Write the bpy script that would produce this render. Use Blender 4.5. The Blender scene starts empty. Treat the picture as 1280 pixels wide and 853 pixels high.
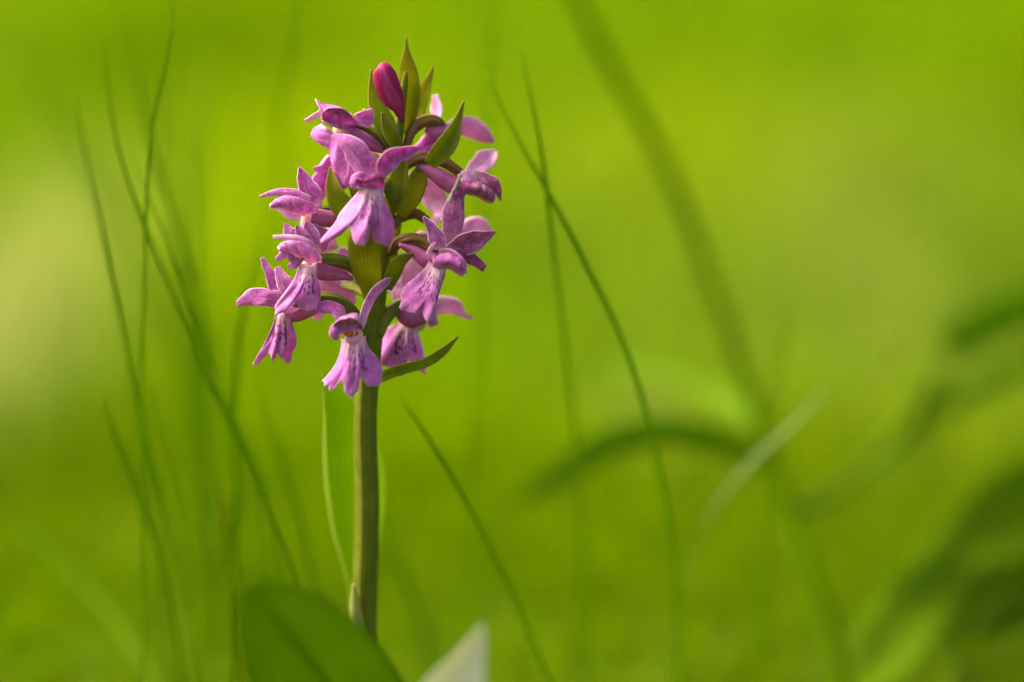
import bpy, math, random
import numpy as np
from mathutils import Vector, Matrix

random.seed(7)
rng = np.random.default_rng(11)
R = math.radians
scene = bpy.context.scene
col = scene.collection

# ------------------------------------------------------------------ camera
PITCH = R(10.0)
CAM = Vector((0.0, 0.0, 0.243))
FWD = Vector((0, math.cos(PITCH), -math.sin(PITCH)))
UPV = Vector((0, math.sin(PITCH), math.cos(PITCH)))
RGT = Vector((1, 0, 0))
FOCUS = 0.640
LENS, SENSOR = 100.0, 36.0
K = SENSOR / LENS / 1280.0            # metres of width per photo pixel per metre of depth

cd = bpy.data.cameras.new('camera')
cd.lens = LENS; cd.sensor_width = SENSOR; cd.sensor_fit = 'HORIZONTAL'
cd.clip_start = 0.01; cd.clip_end = 2000.0
cd.dof.use_dof = True
cd.dof.focus_distance = FOCUS - 0.007
cd.dof.aperture_fstop = 3.1
cam = bpy.data.objects.new('camera', cd)
col.objects.link(cam)
cam.location = CAM
cam.rotation_euler = (math.pi / 2 - PITCH, 0, 0)
scene.camera = cam

# ------------------------------------------------------------------ sky, sun, exposure
SUN_EL, SUN_AZ = R(46), R(-66)        # azimuth from +Y (view direction), negative = towards -X
w = bpy.data.worlds.new('World'); scene.world = w; w.use_nodes = True
nt = w.node_tree; nt.nodes.clear()
sky = nt.nodes.new('ShaderNodeTexSky'); sky.sky_type = 'NISHITA'; sky.sun_disc = False
sky.sun_elevation = SUN_EL; sky.sun_rotation = SUN_AZ
sky.air_density = 0.35; sky.dust_density = 7.0; sky.ozone_density = 0.1
bg = nt.nodes.new('ShaderNodeBackground'); bg.inputs['Strength'].default_value = 0.15
wo = nt.nodes.new('ShaderNodeOutputWorld')
nt.links.new(sky.outputs[0], bg.inputs[0]); nt.links.new(bg.outputs[0], wo.inputs[0])
sd = bpy.data.lights.new('sun', 'SUN'); sd.energy = 1.1; sd.angle = R(60); sd.color = (1.0, 0.93, 0.78)
sun = bpy.data.objects.new('sun', sd); col.objects.link(sun)
sdir = Vector((math.sin(SUN_AZ) * math.cos(SUN_EL), math.cos(SUN_AZ) * math.cos(SUN_EL), math.sin(SUN_EL)))
sun.rotation_euler = sdir.to_track_quat('Z', 'Y').to_euler()
vs = scene.view_settings
vs.view_transform = 'Standard'; vs.look = 'None'; vs.gamma = 1.0; vs.use_curve_mapping = False
vs.exposure = 2.4
scene.cycles.use_denoising = True
scene.cycles.max_bounces = 8
scene.cycles.diffuse_bounces = 4
scene.cycles.transmission_bounces = 4

# ------------------------------------------------------------------ helpers
def P(x, y, d):
    """world point seen at photo pixel (x, y), d millimetres behind the plane of focus"""
    D = FOCUS + d * 0.001
    return CAM + (FWD + RGT * ((x - 640.0) * K) + UPV * ((426.5 - y) * K)) * D

def px(D):
    return K * D

def tag(o, label=None, cat=None, group=None, kind=None):
    if label: o['label'] = label
    if cat: o['category'] = cat
    if group: o['group'] = group
    if kind: o['kind'] = kind
    return o

def empty(name, loc=(0, 0, 0), parent=None):
    o = bpy.data.objects.new(name, None); col.objects.link(o)
    o.empty_display_size = 0.005
    if parent: o.parent = parent
    o.location = loc
    return o

def mesh_obj(name, V, F, mat, parent=None, uv=None, thick=0.0):
    me = bpy.data.meshes.new(name)
    me.from_pydata([tuple(v) for v in V], [], F)
    me.polygons.foreach_set('use_smooth', [True] * len(me.polygons))
    if uv is not None:
        l = me.uv_layers.new(name='uv')
        idx = np.empty(len(me.loops), dtype=np.int32); me.loops.foreach_get('vertex_index', idx)
        l.data.foreach_set('uv', np.asarray(uv, dtype=np.float32)[idx].ravel())
    me.materials.append(mat); me.update()
    o = bpy.data.objects.new(name, me); col.objects.link(o)
    if thick:
        s = o.modifiers.new('thickness', 'SOLIDIFY'); s.thickness = thick; s.offset = 0
    if parent: 
        o.parent = parent
        o.matrix_parent_inverse = world_of(parent).inverted()
    return o

def world_of(o):
    m = Matrix.Translation(o.location)
    return world_of(o.parent) @ m if o.parent else m

def catmull(pts, n):
    p = np.asarray(pts, dtype=float)
    if len(p) == 2: return p[0] + (p[1] - p[0]) * np.linspace(0, 1, n)[:, None]
    q = np.vstack([2 * p[0] - p[1], p, 2 * p[-1] - p[-2]])
    t = np.linspace(0, len(p) - 1, n)
    i = np.minimum(t.astype(int), len(p) - 2); f = (t - i)[:, None]
    a, b, c, d = q[i], q[i + 1], q[i + 2], q[i + 3]
    return 0.5 * (2 * b + (c - a) * f + (2 * a - 5 * b + 4 * c - d) * f**2 + (3 * b - a - 3 * c + d) * f**3)

def grid_faces(n, m):
    return [(i * m + j, i * m + j + 1, (i + 1) * m + j + 1, (i + 1) * m + j) for i in range(n - 1) for j in range(m - 1)]

def ribbon_world(name, C, W, mat, parent=None, tilt=0.0, cup=0.15, twist=0.0, wave=0.0, m=9, thick=0.00018, fold=0.0, notch=0.0):
    """curved blade: C = spine points (base first), W = half widths, cross section cupped towards the viewer"""
    n = len(C)
    C = [Vector(c) for c in C]
    V, UV = [], []
    ph = random.random() * 6.28
    for i in range(n):
        T = (C[min(i + 1, n - 1)] - C[max(i - 1, 0)]).normalized()
        view = (CAM - C[i]).normalized()
        S = T.cross(view)
        S = S.normalized() if S.length > 1e-6 else RGT
        a = tilt + twist * (i / (n - 1) - 0.5)
        S = Matrix.Rotation(a, 3, T) @ S
        N = S.cross(T)
        if N.dot(view) < 0 and abs(a) < 1.4: N = -N
        for j in range(m):
            s = 2 * j / (m - 1) - 1
            v = i / (n - 1)
            off = cup * s * s * W[i] + fold * abs(s) * W[i]
            off += wave * W[i] * math.sin(v * 9 + ph + s * 2.2) * abs(s)
            q = C[i] + S * (s * W[i]) + N * off
            V.append(q); UV.append((j / (m - 1), v))
    return mesh_obj(name, V, grid_faces(n, m), mat, parent, UV, thick)

def ribbon(name, pts, widths, mat, parent=None, n=20, off=0.0, tilt=None, rough=0.0, **kw):
    if tilt is None: tilt = random.uniform(-0.35, 0.35)
    s = catmull([(x, y, d + off) for x, y, d in pts], n)
    wv = np.clip(catmull([(a, 0) for a in widths], n)[:, 0], 0.35, None)
    C = [P(*q) for q in s]
    p1, p2 = random.random() * 6, random.random() * 6
    wv = wv * (1 + rough * np.sin(np.linspace(0, 11, n) + p1) + 0.6 * rough * np.sin(np.linspace(0, 23, n) + p2))
    c = max(0.55, math.cos(tilt))
    W = [0.5 * wv[i] * px(FOCUS + s[i][2] * 0.001) / c for i in range(n)]
    return ribbon_world(name, C, W, mat, parent, tilt=tilt, **kw)

def loft(name, base, outer, mat, parent=None, bulge=0.0, side=0.0, ridge=0.0, off=0.0, nu=45, nv=14, thick=0.00018, bow=0.0, flare=1.0):
    b = catmull([(x, y, d + off) for x, y, d in base], nu)
    o = catmull([(x, y, d + off) for x, y, d in outer], nu)
    V, UV = [], []
    p1, p2 = random.random() * 6, random.random() * 6
    ser = 0.022 if 'lip' in name else 0.012
    for i in range(nv):
        v = i / (nv - 1)
        for j in range(nu):
            u = j / (nu - 1)
            g = v * (1 + v * v * (ser * math.sin(u * 41 + p1) + ser * 0.8 * math.sin(u * 67 + p2)))
            q = b[j] * (1 - g) + o[j] * g
            q[0] = b[j][0] + (o[j][0] - b[j][0]) * g ** flare
            q[2] += bulge * 4 * v * (1 - v) + side * (2 * u - 1) ** 2 * v + ridge * 1.7 * math.sin(u * 22 + p1) * v * (1 - 0.3 * v) \
                + 0.4 * math.sin(u * 31 + v * 7 + p2) * v * v
            q[0] += bow * (2 * u - 1) * 4 * v * (1 - v)
            V.append(P(*q)); UV.append((u, v))
    return mesh_obj(name, V, grid_faces(nv, nu), mat, parent, UV, thick)

def tube_world(name, C, Rr, mat, parent=None, k=12, flat=1.0, grooves=0.0):
    n = len(C); C = [Vector(c) for c in C]
    V, UV, F = [], [], []
    ref = Vector((0.3, -0.9, 0.2)).normalized()
    for i in range(n):
        T = (C[min(i + 1, n - 1)] - C[max(i - 1, 0)]).normalized()
        A = T.cross(ref); A = A.normalized() if A.length > 1e-5 else RGT
        B = T.cross(A)
        for j in range(k):
            a = 2 * math.pi * j / k
            r = Rr[i] * (1 + grooves * math.cos(a * 6 + 3.0 * i / n))
            V.append(C[i] + A * (math.cos(a) * r) + B * (math.sin(a) * r * flat)); UV.append((j / k, i / (n - 1)))
    for i in range(n - 1):
        for j in range(k):
            F.append((i * k + j, i * k + (j + 1) % k, (i + 1) * k + (j + 1) % k, (i + 1) * k + j))
    F.append(tuple(range(k))[::-1]); F.append(tuple((n - 1) * k + j for j in range(k)))
    return mesh_obj(name, V, F, mat, parent, UV)

def tube(name, pts, radii, mat, parent=None, n=22, off=0.0, k=14, **kw):
    if name == 'ovary': radii = [a * 0.88 for a in radii]; kw.setdefault('grooves', 0.09); k = 24
    s = catmull([(x, y, d + off) for x, y, d in pts], n)
    rv = np.clip(catmull([(a, 0) for a in radii], n)[:, 0], 0.4, None)
    return tube_world(name, [P(*q) for q in s], [rv[i] * px(FOCUS + s[i][2] * 0.001) for i in range(n)], mat, parent, k=k, **kw)

# ------------------------------------------------------------------ materials
class NB:
    def __init__(s, name):
        s.m = bpy.data.materials.new(name); s.m.use_nodes = True
        s.t = s.m.node_tree; s.t.nodes.clear()
    def n(s, typ, ins=None, **props):
        nd = s.t.nodes.new('ShaderNode' + typ)
        for k_, v in props.items(): setattr(nd, k_, v)
        for k_, v in (ins or {}).items(): s.put(nd, k_, v)
        return nd
    def put(s, nd, key, v):
        if hasattr(v, 'outputs'): v = v.outputs[0]
        if isinstance(v, bpy.types.NodeSocket): s.t.links.new(v, nd.inputs[key])
        else: nd.inputs[key].default_value = v
    def math(s, op, a, b=0.0, c=0.0):
        nd = s.n('Math', operation=op); s.put(nd, 0, a); s.put(nd, 1, b); s.put(nd, 2, c); return nd.outputs[0]
    def mix(s, fac, a, b):
        nd = s.n('Mix', data_type='RGBA'); s.put(nd, 0, fac); s.put(nd, 6, a); s.put(nd, 7, b); return nd.outputs[2]
    def ramp(s, v, lo, hi, a=0.0, b=1.0):
        nd = s.n('MapRange', interpolation_type='SMOOTHSTEP'); s.put(nd, 0, v); s.put(nd, 1, lo); s.put(nd, 2, hi); s.put(nd, 3, a); s.put(nd, 4, b); return nd.outputs[0]
    def uv(s):
        nd = s.n('UVMap', uv_map='uv'); sp = s.n('SeparateXYZ', {0: nd}); return nd.outputs[0], sp.outputs[0], sp.outputs[1]
    def finish(s, color, trans_color, tfac, rough=0.5, spec=0.3, bump=None, bstr=0.2, bdist=0.0002, sheen=0.0):
        p = s.n('BsdfPrincipled', {'Base Color': color, 'Roughness': rough, 'Specular IOR Level': spec})
        if sheen: p.inputs['Sheen Weight'].default_value = sheen
        t = s.n('BsdfTranslucent', {'Color': trans_color})
        if bump is not None:
            b = s.n('Bump', {'Strength': bstr, 'Distance': bdist, 'Height': bump})
            s.put(p, 'Normal', b); s.put(t, 'Normal', b)
        mx = s.n('MixShader', {0: tfac, 1: p, 2: t})
        s.n('OutputMaterial', {0: mx})
        return s.m

def rgb(r, g, b): return (r, g, b, 1.0)

def petal_mat(name, deep, mid, pale, tfac=0.48):
    b = NB(name); uvv, u, v = b.uv()
    cu = b.math('ABSOLUTE', b.math('SUBTRACT', u, 0.5))
    obj = b.n('TexCoord').outputs['Object']
    blotch = b.n('TexNoise', {'Vector': obj, 'Scale': 420.0, 'Detail': 3.0})
    c = b.mix(b.ramp(blotch.outputs[0], 0.35, 0.68), deep, mid)
    # veins run lengthwise, wavering a little
    sc = b.n('VectorMath', {0: uvv, 1: (9.0, 1.3, 1.0)}, operation='MULTIPLY')
    vn = b.n('TexNoise', {'Vector': sc, 'Scale': 1.6, 'Detail': 2.0})
    vein = b.math('ABSOLUTE', b.math('SINE', b.math('ADD', b.math('MULTIPLY', u, 15.0), b.math('MULTIPLY', vn.outputs[0], 4.0))))
    vmask = b.math('MULTIPLY', b.ramp(vein, 0.0, 0.4, 1.0, 0.0), 0.85)
    c = b.mix(vmask, c, deep)
    spk = b.n('TexNoise', {'Vector': obj, 'Scale': 1500.0, 'Detail': 2.0})
    c = b.mix(b.math('MULTIPLY', b.ramp(spk.outputs[0], 0.45, 0.75), 0.35), c, pale)
    c = b.mix(b.math('MULTIPLY', b.ramp(cu, 0.012, 0.05, 1.0, 0.0), 0.65), c, deep)
    lit_edge = b.ramp(cu, 0.42, 0.49)  # pale margin, with the rim light on petal edges painted in
    c = b.mix(b.math('MULTIPLY', lit_edge, 0.75), c, pale)
    base = b.ramp(v, 0.0, 0.28, 0.65, 0.0)
    c = b.mix(base, c, pale)
    ri = b.n('ObjectInfo').outputs['Random']
    hsv = b.n('HueSaturation', {'Color': c, 'Value': b.math('ADD', b.math('MULTIPLY', ri, 0.36), 0.82), 'Saturation': b.math('SUBTRACT', 1.1, b.math('MULTIPLY', ri, 0.2))})
    cells = b.n('TexVoronoi', {'Vector': obj, 'Scale': 2300.0})
    hgt = b.math('ADD', b.math('MULTIPLY', cells.outputs[0], 0.6), b.math('MULTIPLY', b.ramp(vein, 0, 0.4), 0.8))
    return b.finish(hsv.outputs[0], hsv.outputs[0], tfac, 0.65, 0.12, hgt, 0.6, 0.00015)

DEEP, MID, PALE = rgb(0.39, 0.085, 0.30), rgb(0.56, 0.185, 0.46), rgb(0.75, 0.46, 0.57)
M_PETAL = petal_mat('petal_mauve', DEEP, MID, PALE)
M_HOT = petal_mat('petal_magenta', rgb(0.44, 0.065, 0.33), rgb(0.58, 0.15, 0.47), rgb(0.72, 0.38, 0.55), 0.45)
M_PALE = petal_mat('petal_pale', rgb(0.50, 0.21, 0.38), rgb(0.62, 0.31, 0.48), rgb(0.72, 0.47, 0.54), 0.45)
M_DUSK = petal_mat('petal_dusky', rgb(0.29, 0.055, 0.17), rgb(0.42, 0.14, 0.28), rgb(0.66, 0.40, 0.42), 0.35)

def lip_mat():
    b = NB('lip_spotted'); uvv, u, v = b.uv()
    cu = b.math('ABSOLUTE', b.math('SUBTRACT', u, 0.5))
    obj = b.n('TexCoord').outputs['Object']
    blotch = b.n('TexNoise', {'Vector': obj, 'Scale': 380.0, 'Detail': 3.0})
    c = b.mix(b.ramp(blotch.outputs[0], 0.35, 0.68), rgb(0.45, 0.11, 0.35), rgb(0.58, 0.21, 0.48))
    fan = b.math('ABSOLUTE', b.math('SINE', b.math('MULTIPLY', u, 70.0)))
    c = b.mix(b.math('MULTIPLY', b.ramp(fan, 0, 0.4, 1, 0), 0.25), c, DEEP)
    pale = b.math('MULTIPLY', b.ramp(v, 0.12, 0.5, 1.0, 0.0), b.ramp(cu, 0.25, 0.5, 1.0, 0.35))
    c = b.mix(b.math('MULTIPLY', pale, 0.85), c, rgb(0.70, 0.46, 0.46))
    # dashes and loops in the middle of the lip
    sc = b.n('VectorMath', {0: uvv, 1: (15.0, 6.5, 1.0)}, operation='MULTIPLY')
    ri = b.n('ObjectInfo').outputs['Random']
    so = b.n('VectorMath', {0: sc}, operation='ADD'); cx = b.n('CombineXYZ', {0: b.math('MULTIPLY', ri, 17.0), 1: b.math('MULTIPLY', ri, 9.0)}); b.put(so, 1, cx)
    vo = b.n('TexVoronoi', {'Vector': so, 'Scale': 1.0, 'Randomness': 0.75}, voronoi_dimensions='2D')
    dot = b.ramp(vo.outputs['Distance'], 0.20, 0.34, 1.0, 0.0)
    band = b.math('MULTIPLY', b.ramp(cu, 0.20, 0.30, 1.0, 0.0), b.math('MULTIPLY', b.ramp(v, 0.10, 0.2), b.ramp(v, 0.60, 0.78, 1.0, 0.0)))
    loopn = b.n('TexNoise', {'Vector': so, 'Scale': 0.6, 'Detail': 1.0})
    arc = b.math('ABSOLUTE', b.math('SUBTRACT', cu, b.math('ADD', 0.215, b.math('MULTIPLY', b.math('SUBTRACT', loopn.outputs[0], 0.5), 0.10))))
    loop = b.math('MULTIPLY', b.ramp(arc, 0.008, 0.022, 1.0, 0.0), b.math('MULTIPLY', b.ramp(v, 0.08, 0.2), b.ramp(v, 0.6, 0.7, 1.0, 0.0)))
    mark = b.math('MAXIMUM', b.math('MULTIPLY', dot, band), loop)
    c = b.mix(b.math('MULTIPLY', mark, 0.9), c, rgb(0.14, 0.010, 0.085))
    lit_edge = b.math('MAXIMUM', b.ramp(cu, 0.47, 0.5), b.ramp(v, 0.95, 1.0))  # rim light along the lip's margin, put into its colour
    c = b.mix(b.math('MULTIPLY', lit_edge, 0.55), c, PALE)
    cells = b.n('TexVoronoi', {'Vector': obj, 'Scale': 2300.0})
    hgt = b.math('ADD', b.math('MULTIPLY', cells.outputs[0], 0.6), b.math('MULTIPLY', fan, 0.5))
    return b.finish(c, c, 0.36, 0.65, 0.12, hgt, 0.6, 0.00015)
M_LIP = lip_mat()

def simple_mat(name, c1, c2, scale=300.0, tfac=0.0, rough=0.5, stripes=0.0, stripe_col=None, spec=0.02, tip=None, margin=None, midrib=None):
    b = NB(name); uvv, u, v = b.uv()
    obj = b.n('TexCoord').outputs['Object']
    no = b.n('TexNoise', {'Vector': obj, 'Scale': scale, 'Detail': 4.0})
    c = b.mix(b.ramp(no.outputs[0], 0.3, 0.7), c1, c2)
    hgt = no.outputs[0]
    if stripes:
        sn = b.n('TexNoise', {'Vector': b.n('VectorMath', {0: uvv, 1: (6.0, 0.8, 1.0)}, operation='MULTIPLY'), 'Scale': 1.5})
        st = b.math('ABSOLUTE', b.math('SINE', b.math('ADD', b.math('MULTIPLY', u, stripes), b.math('MULTIPLY', sn.outputs[0], 3.0))))
        c = b.mix(b.math('MULTIPLY', b.ramp(st, 0.0, 0.5, 1.0, 0.0), 0.6), c, stripe_col or c2)
        hgt = st
    if tip: c = b.mix(b.math('MULTIPLY', b.ramp(v, 0.45, 1.0), 0.8), c, tip)
    if midrib:
        c = b.mix(b.ramp(b.math('ABSOLUTE', b.math('SUBTRACT', u, 0.5)), 0.01, 0.05, 0.9, 0.0), c, midrib)
    if margin:
        cu = b.math('ABSOLUTE', b.math('SUBTRACT', u, 0.5))
        c = b.mix(b.math('MULTIPLY', b.ramp(cu, 0.41, 0.49), 0.8), c, margin)
    ri = b.n('ObjectInfo').outputs['Random']
    hsv = b.n('HueSaturation', {'Color': c, 'Value': b.math('ADD', b.math('MULTIPLY', ri, 0.3), 0.85)})
    tc = b.mix(0.5, hsv.outputs[0], rgb(c2[0] * 1.6, c2[1] * 1.5, c2[2] * 0.7))
    return b.finish(hsv.outputs[0], tc, tfac, rough, spec, hgt, 0.45, 0.0002)

M_STEM = simple_mat('stem_green', rgb(0.10, 0.125, 0.006), rgb(0.145, 0.17, 0.010), 260, 0.15, 0.45, 44.0, rgb(0.24, 0.16, 0.06))
M_BRACT = simple_mat('bract_green', rgb(0.1437, 0.1869, 0.007187), rgb(0.2444, 0.2875, 0.0115), 240, 0.5, 0.5, 24.0, rgb(0.1006, 0.1437, 0.008625), tip=rgb(0.2012, 0.1437, 0.02875), margin=rgb(0.2875, 0.23, 0.08625))
M_BRACT_Y = simple_mat('bract_yellow_green', rgb(0.19, 0.21, 0.004), rgb(0.30, 0.30, 0.008), 240, 0.55, 0.5, 24.0, rgb(0.12, 0.16, 0.005), tip=rgb(0.17, 0.12, 0.02), margin=rgb(0.20, 0.17, 0.05))
M_OVARY = simple_mat('ovary_green', rgb(0.075, 0.09, 0.012), rgb(0.1275, 0.1425, 0.018), 300, 0.05, 0.45, 16.0, rgb(0.15, 0.075, 0.045))
M_OVARY_B = simple_mat('ovary_brown', rgb(0.126, 0.049, 0.0252), rgb(0.154, 0.105, 0.021), 300, 0.05, 0.45, 16.0, rgb(0.182, 0.07, 0.07))
M_SPUR = simple_mat('spur_mauve', rgb(0.30, 0.06, 0.16), rgb(0.42, 0.12, 0.27), 320, 0.3, 0.5, 14.0, rgb(0.48, 0.19, 0.30))
M_THROAT = simple_mat('throat_cream', rgb(0.54, 0.34, 0.28), rgb(0.60, 0.44, 0.28), 400, 0.25, 0.5)
M_POLL = simple_mat('pollinia_amber', rgb(0.22, 0.055, 0.006), rgb(0.34, 0.10, 0.012), 900, 0.05, 0.35)
M_BUD = simple_mat('bud_crimson', rgb(0.15, 0.006, 0.03), rgb(0.25, 0.018, 0.075), 220, 0.1, 0.35, 6.0, rgb(0.33, 0.05, 0.17))
M_LEAF = simple_mat('orchid_leaf', rgb(0.1013, 0.1744, 0.001125), rgb(0.1237, 0.2025, 0.00225), 90, 0.5, 0.5, 36.0, rgb(0.05625, 0.09563, 0.003375), margin=rgb(0.05063, 0.09, 0.001125), midrib=rgb(0.03375, 0.0675, 0.001125))
M_WRAP = simple_mat('sheath_leaf', rgb(0.1625, 0.26, 0.0013), rgb(0.195, 0.299, 0.0026), 90, 0.7, 0.5, 36.0, rgb(0.091, 0.156, 0.0052), margin=rgb(0.286, 0.299, 0.065))
M_CREAM = simple_mat('cream_leaf', rgb(0.41, 0.4346, 0.2952), rgb(0.4756, 0.492, 0.3608), 80, 0.35, 0.5)
M_STALK = simple_mat('stalk_brown_green', rgb(0.035, 0.075, 0.0005), rgb(0.045, 0.09, 0.0005), 60, 0.1, 0.9, spec=0.0)
M_SHEATH = simple_mat('sheath_pale', rgb(0.19, 0.21, 0.05), rgb(0.24, 0.25, 0.08), 80, 0.3, 0.6)
M_BLADE = simple_mat('grass_green', rgb(0.1104, 0.2139, 0.00138), rgb(0.138, 0.2484, 0.00276), 60, 0.5, 0.45, 12.0, rgb(0.069, 0.138, 0.00552))
M_BLADE_D = simple_mat('grass_dark', rgb(0.09281, 0.1688, 0.001688), rgb(0.1266, 0.211, 0.001688), 60, 0.45, 0.6, 12.0, rgb(0.05906, 0.1181, 0.005062))
M_BLADE_SHEEN = simple_mat('grass_sheen', rgb(0.16, 0.2, 0.056), rgb(0.192, 0.24, 0.072), 60, 0.3, 0.35, 12.0, rgb(0.112, 0.16, 0.048))  # paler green carries the blade's glossy reflection in its colour
M_BLADE_Y = simple_mat('grass_yellow', rgb(0.15, 0.17, 0.003), rgb(0.20, 0.21, 0.004), 60, 0.4, 0.45, 12.0, rgb(0.12, 0.15, 0.004))

def meadow_mat():
    b = NB('meadow_grass')
    a = b.n('Attribute', attribute_name='tint', attribute_type='GEOMETRY')
    c = a.outputs['Color']
    tr = b.n('HueSaturation', {'Color': c, 'Value': 1.25, 'Saturation': 1.05, 'Hue': 0.49})
    return b.finish(c, tr.outputs[0], 0.5, 0.8, 0.0)
M_MEADOW = meadow_mat()

def ground_mat():
    b = NB('meadow_soil')
    obj = b.n('TexCoord').outputs['Object']
    n1 = b.n('TexNoise', {'Vector': obj, 'Scale': 3.0, 'Detail': 6.0})
    n2 = b.n('TexNoise', {'Vector': obj, 'Scale': 60.0, 'Detail': 6.0})
    c = b.mix(b.ramp(n1.outputs[0], 0.35, 0.65), rgb(0.04, 0.07, 0.002), rgb(0.06, 0.10, 0.002))
    c = b.mix(b.ramp(n2.outputs[0], 0.5, 0.75), c, rgb(0.045, 0.035, 0.012))
    return b.finish(c, c, 0.0, 0.9, 0.1, n2.outputs[0], 0.5, 0.01)

# ------------------------------------------------------------------ ground and meadow
def ground():
    rs = [0.0, 0.3, 0.7, 1.2, 2, 4, 8, 16, 40, 120, 500]
    V = [(0, 0.66, 0)]; F = []
    k = 48
    for r in rs[1:]:
        for j in range(k):
            a = 2 * math.pi * j / k
            V.append((math.cos(a) * r, 0.66 + math.sin(a) * r, 0.006 * math.sin(3 * a + r * 5) * min(r, 1.0) if r > 0.5 else 0))
    for j in range(k): F.append((0, 1 + j, 1 + (j + 1) % k))
    for i in range(len(rs) - 2):
        for j in range(k):
            a = 1 + i * k
            F.append((a + j, a + k + j, a + k + (j + 1) % k, a + (j + 1) % k))
    o = mesh_obj('ground', V, F, ground_mat())
    tag(o, 'green meadow ground under the grass', 'ground', kind='structure')
ground()

def vnoise(x, y, s, seed):
    """smooth value noise on the ground, for patches of differently coloured plants"""
    r = np.random.default_rng(seed); g = r.random((64, 64))
    X, Y = x / s + 31.7, y / s + 17.3
    i, j = np.floor(X).astype(int), np.floor(Y).astype(int); fx, fy = X - i, Y - j
    fx, fy = fx * fx * (3 - 2 * fx), fy * fy * (3 - 2 * fy)
    G = lambda a, b_: g[a % 64, b_ % 64]
    return (G(i, j) * (1 - fx) + G(i + 1, j) * fx) * (1 - fy) + (G(i, j + 1) * (1 - fx) + G(i + 1, j + 1) * fx) * fy

# patches of other plants in the meadow: place, reach across, reach in depth (m), colour, cover
PALE_T, DARK_T, YEL_T = (0.27, 0.31, 0.08), (0.06, 0.12, 0.001), (0.17, 0.26, 0.002)
PATCHES = [(0, 260, 150, 0.28, PALE_T, 0.85), (1090, 200, 170, 0.30, PALE_T, 0.25), (380, 110, 160, 0.3, YEL_T, 0.8), (150, 20, 90, 0.25, DARK_T, 0.6),
           (1240, 230, 90, 0.3, DARK_T, 0.6), (820, 410, 60, 0.03, PALE_T, 0.6), (560, 700, 200, 0.08, DARK_T, 0.3), (150, 660, 60, 0.03, PALE_T, 0.5),
           (860, 80, 120, 0.3, YEL_T, 0.6), (1190, 760, 120, 0.10, DARK_T, 0.7)]
def meadow(name, N, sampler, height, width, label, segs=4, lean=0.5):
    x, y = sampler(N)
    h = height(x, y) * rng.uniform(0.55, 1.25, len(x))
    wd = width(x, y) * rng.uniform(0.6, 1.4, len(x))
    keep = h > 0.004
    x, y, h, wd = x[keep], y[keep], h[keep], wd[keep]
    n = len(x)
    az = rng.uniform(0, 2 * np.pi, n); le = rng.uniform(0.1, 1.0, n) * lean * h
    fa = rng.uniform(0, np.pi, n)
    rows = segs + 1
    V = np.zeros((n, rows * 2, 3))
    for r in range(rows):
        t = r / segs
        cx = x + np.cos(az) * le * t * t; cy = y + np.sin(az) * le * t * t; cz = h * (t - 0.15 * t * t * lean)
        hw = 0.5 * wd * (1 - t ** 2.2) + 0.00005
        for q, sg in ((0, -1), (1, 1)):
            V[:, r * 2 + q, 0] = cx + np.cos(fa) * hw * sg
            V[:, r * 2 + q, 1] = cy + np.sin(fa) * hw * sg
            V[:, r * 2 + q, 2] = cz - 0.003
    f = np.array([[r * 2, r * 2 + 1, r * 2 + 3, r * 2 + 2] for r in range(segs)])
    Fs = (np.arange(n)[:, None, None] * rows * 2 + f[None]).reshape(-1, 4)
    me = bpy.data.meshes.new(name)
    me.vertices.add(n * rows * 2); me.vertices.foreach_set('co', V.ravel())
    me.loops.add(Fs.size); me.loops.foreach_set('vertex_index', Fs.ravel().astype(np.int32))
    me.polygons.add(len(Fs)); me.polygons.foreach_set('loop_start', np.arange(0, Fs.size, 4, dtype=np.int32))
    me.polygons.foreach_set('use_smooth', [True] * len(Fs))
    me.update(calc_edges=True); me.validate()
    # species colours in patches
    green = np.array([0.084, 0.180, 0.0010]); yel = np.array([0.138, 0.230, 0.0010]); pale = np.array([0.22, 0.26, 0.04]); dark = np.array([0.055, 0.115, 0.001])
    a = vnoise(x, y, 0.35, 1); b_ = vnoise(x, y, 0.55, 2); c_ = vnoise(x, y, 0.30, 3)
    tint = green + (yel - green) * np.clip((a - 0.25) * 2, 0, 1)[:, None]
    tint = tint + (pale - tint) * (np.clip((b_ - 0.62) * 4, 0, 1) * rng.uniform(0.1, 0.5, n))[:, None]
    tint = tint + (dark - tint) * (np.clip((c_ - 0.62) * 4, 0, 1) * 0.8)[:, None]
    for cx_, cy_, rx, ry, tc, k_ in PATCHES:
        D_ = float(np.interp(cy_, [0, 150, 300, 426, 600, 853], [2.0, 1.55, 1.2, 1.05, 0.95, 0.85]))
        X_ = (cx_ - 640) * K * D_
        g_ = np.exp(-((x - X_) / (rx * K * D_)) ** 2 - ((y - D_) / ry) ** 2) * k_
        tint = tint + (np.array(tc) - tint) * np.clip(g_, 0, 1)[:, None]
    turf = np.clip((1.12 - y) / 0.22, 0, 1)[:, None] * 0.85      # darker green close by: shade among the near grass put into the tint
    tint = tint + (np.array([0.074, 0.142, 0.0002]) - tint) * turf
    tint = tint * 0.89 * rng.uniform(0.75, 1.25, n)[:, None]
    ca = me.color_attributes.new('tint', 'FLOAT_COLOR', 'POINT')
    rgba = np.ones((n, rows * 2, 4)); rgba[:, :, :3] = tint[:, None, :]
    ca.data.foreach_set('color', rgba.ravel())
    me.materials.append(M_MEADOW)
    o = bpy.data.objects.new(name, me); col.objects.link(o)
    return tag(o, label, 'grass', kind='stuff')

def wedge(y0, y1, half, grow, power=1.0):
    def s(N):
        y = y0 + (y1 - y0) * rng.random(N) ** power
        x = (rng.random(N) * 2 - 1) * (half + grow * (y - y0))
        return x, y
    return s

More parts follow.
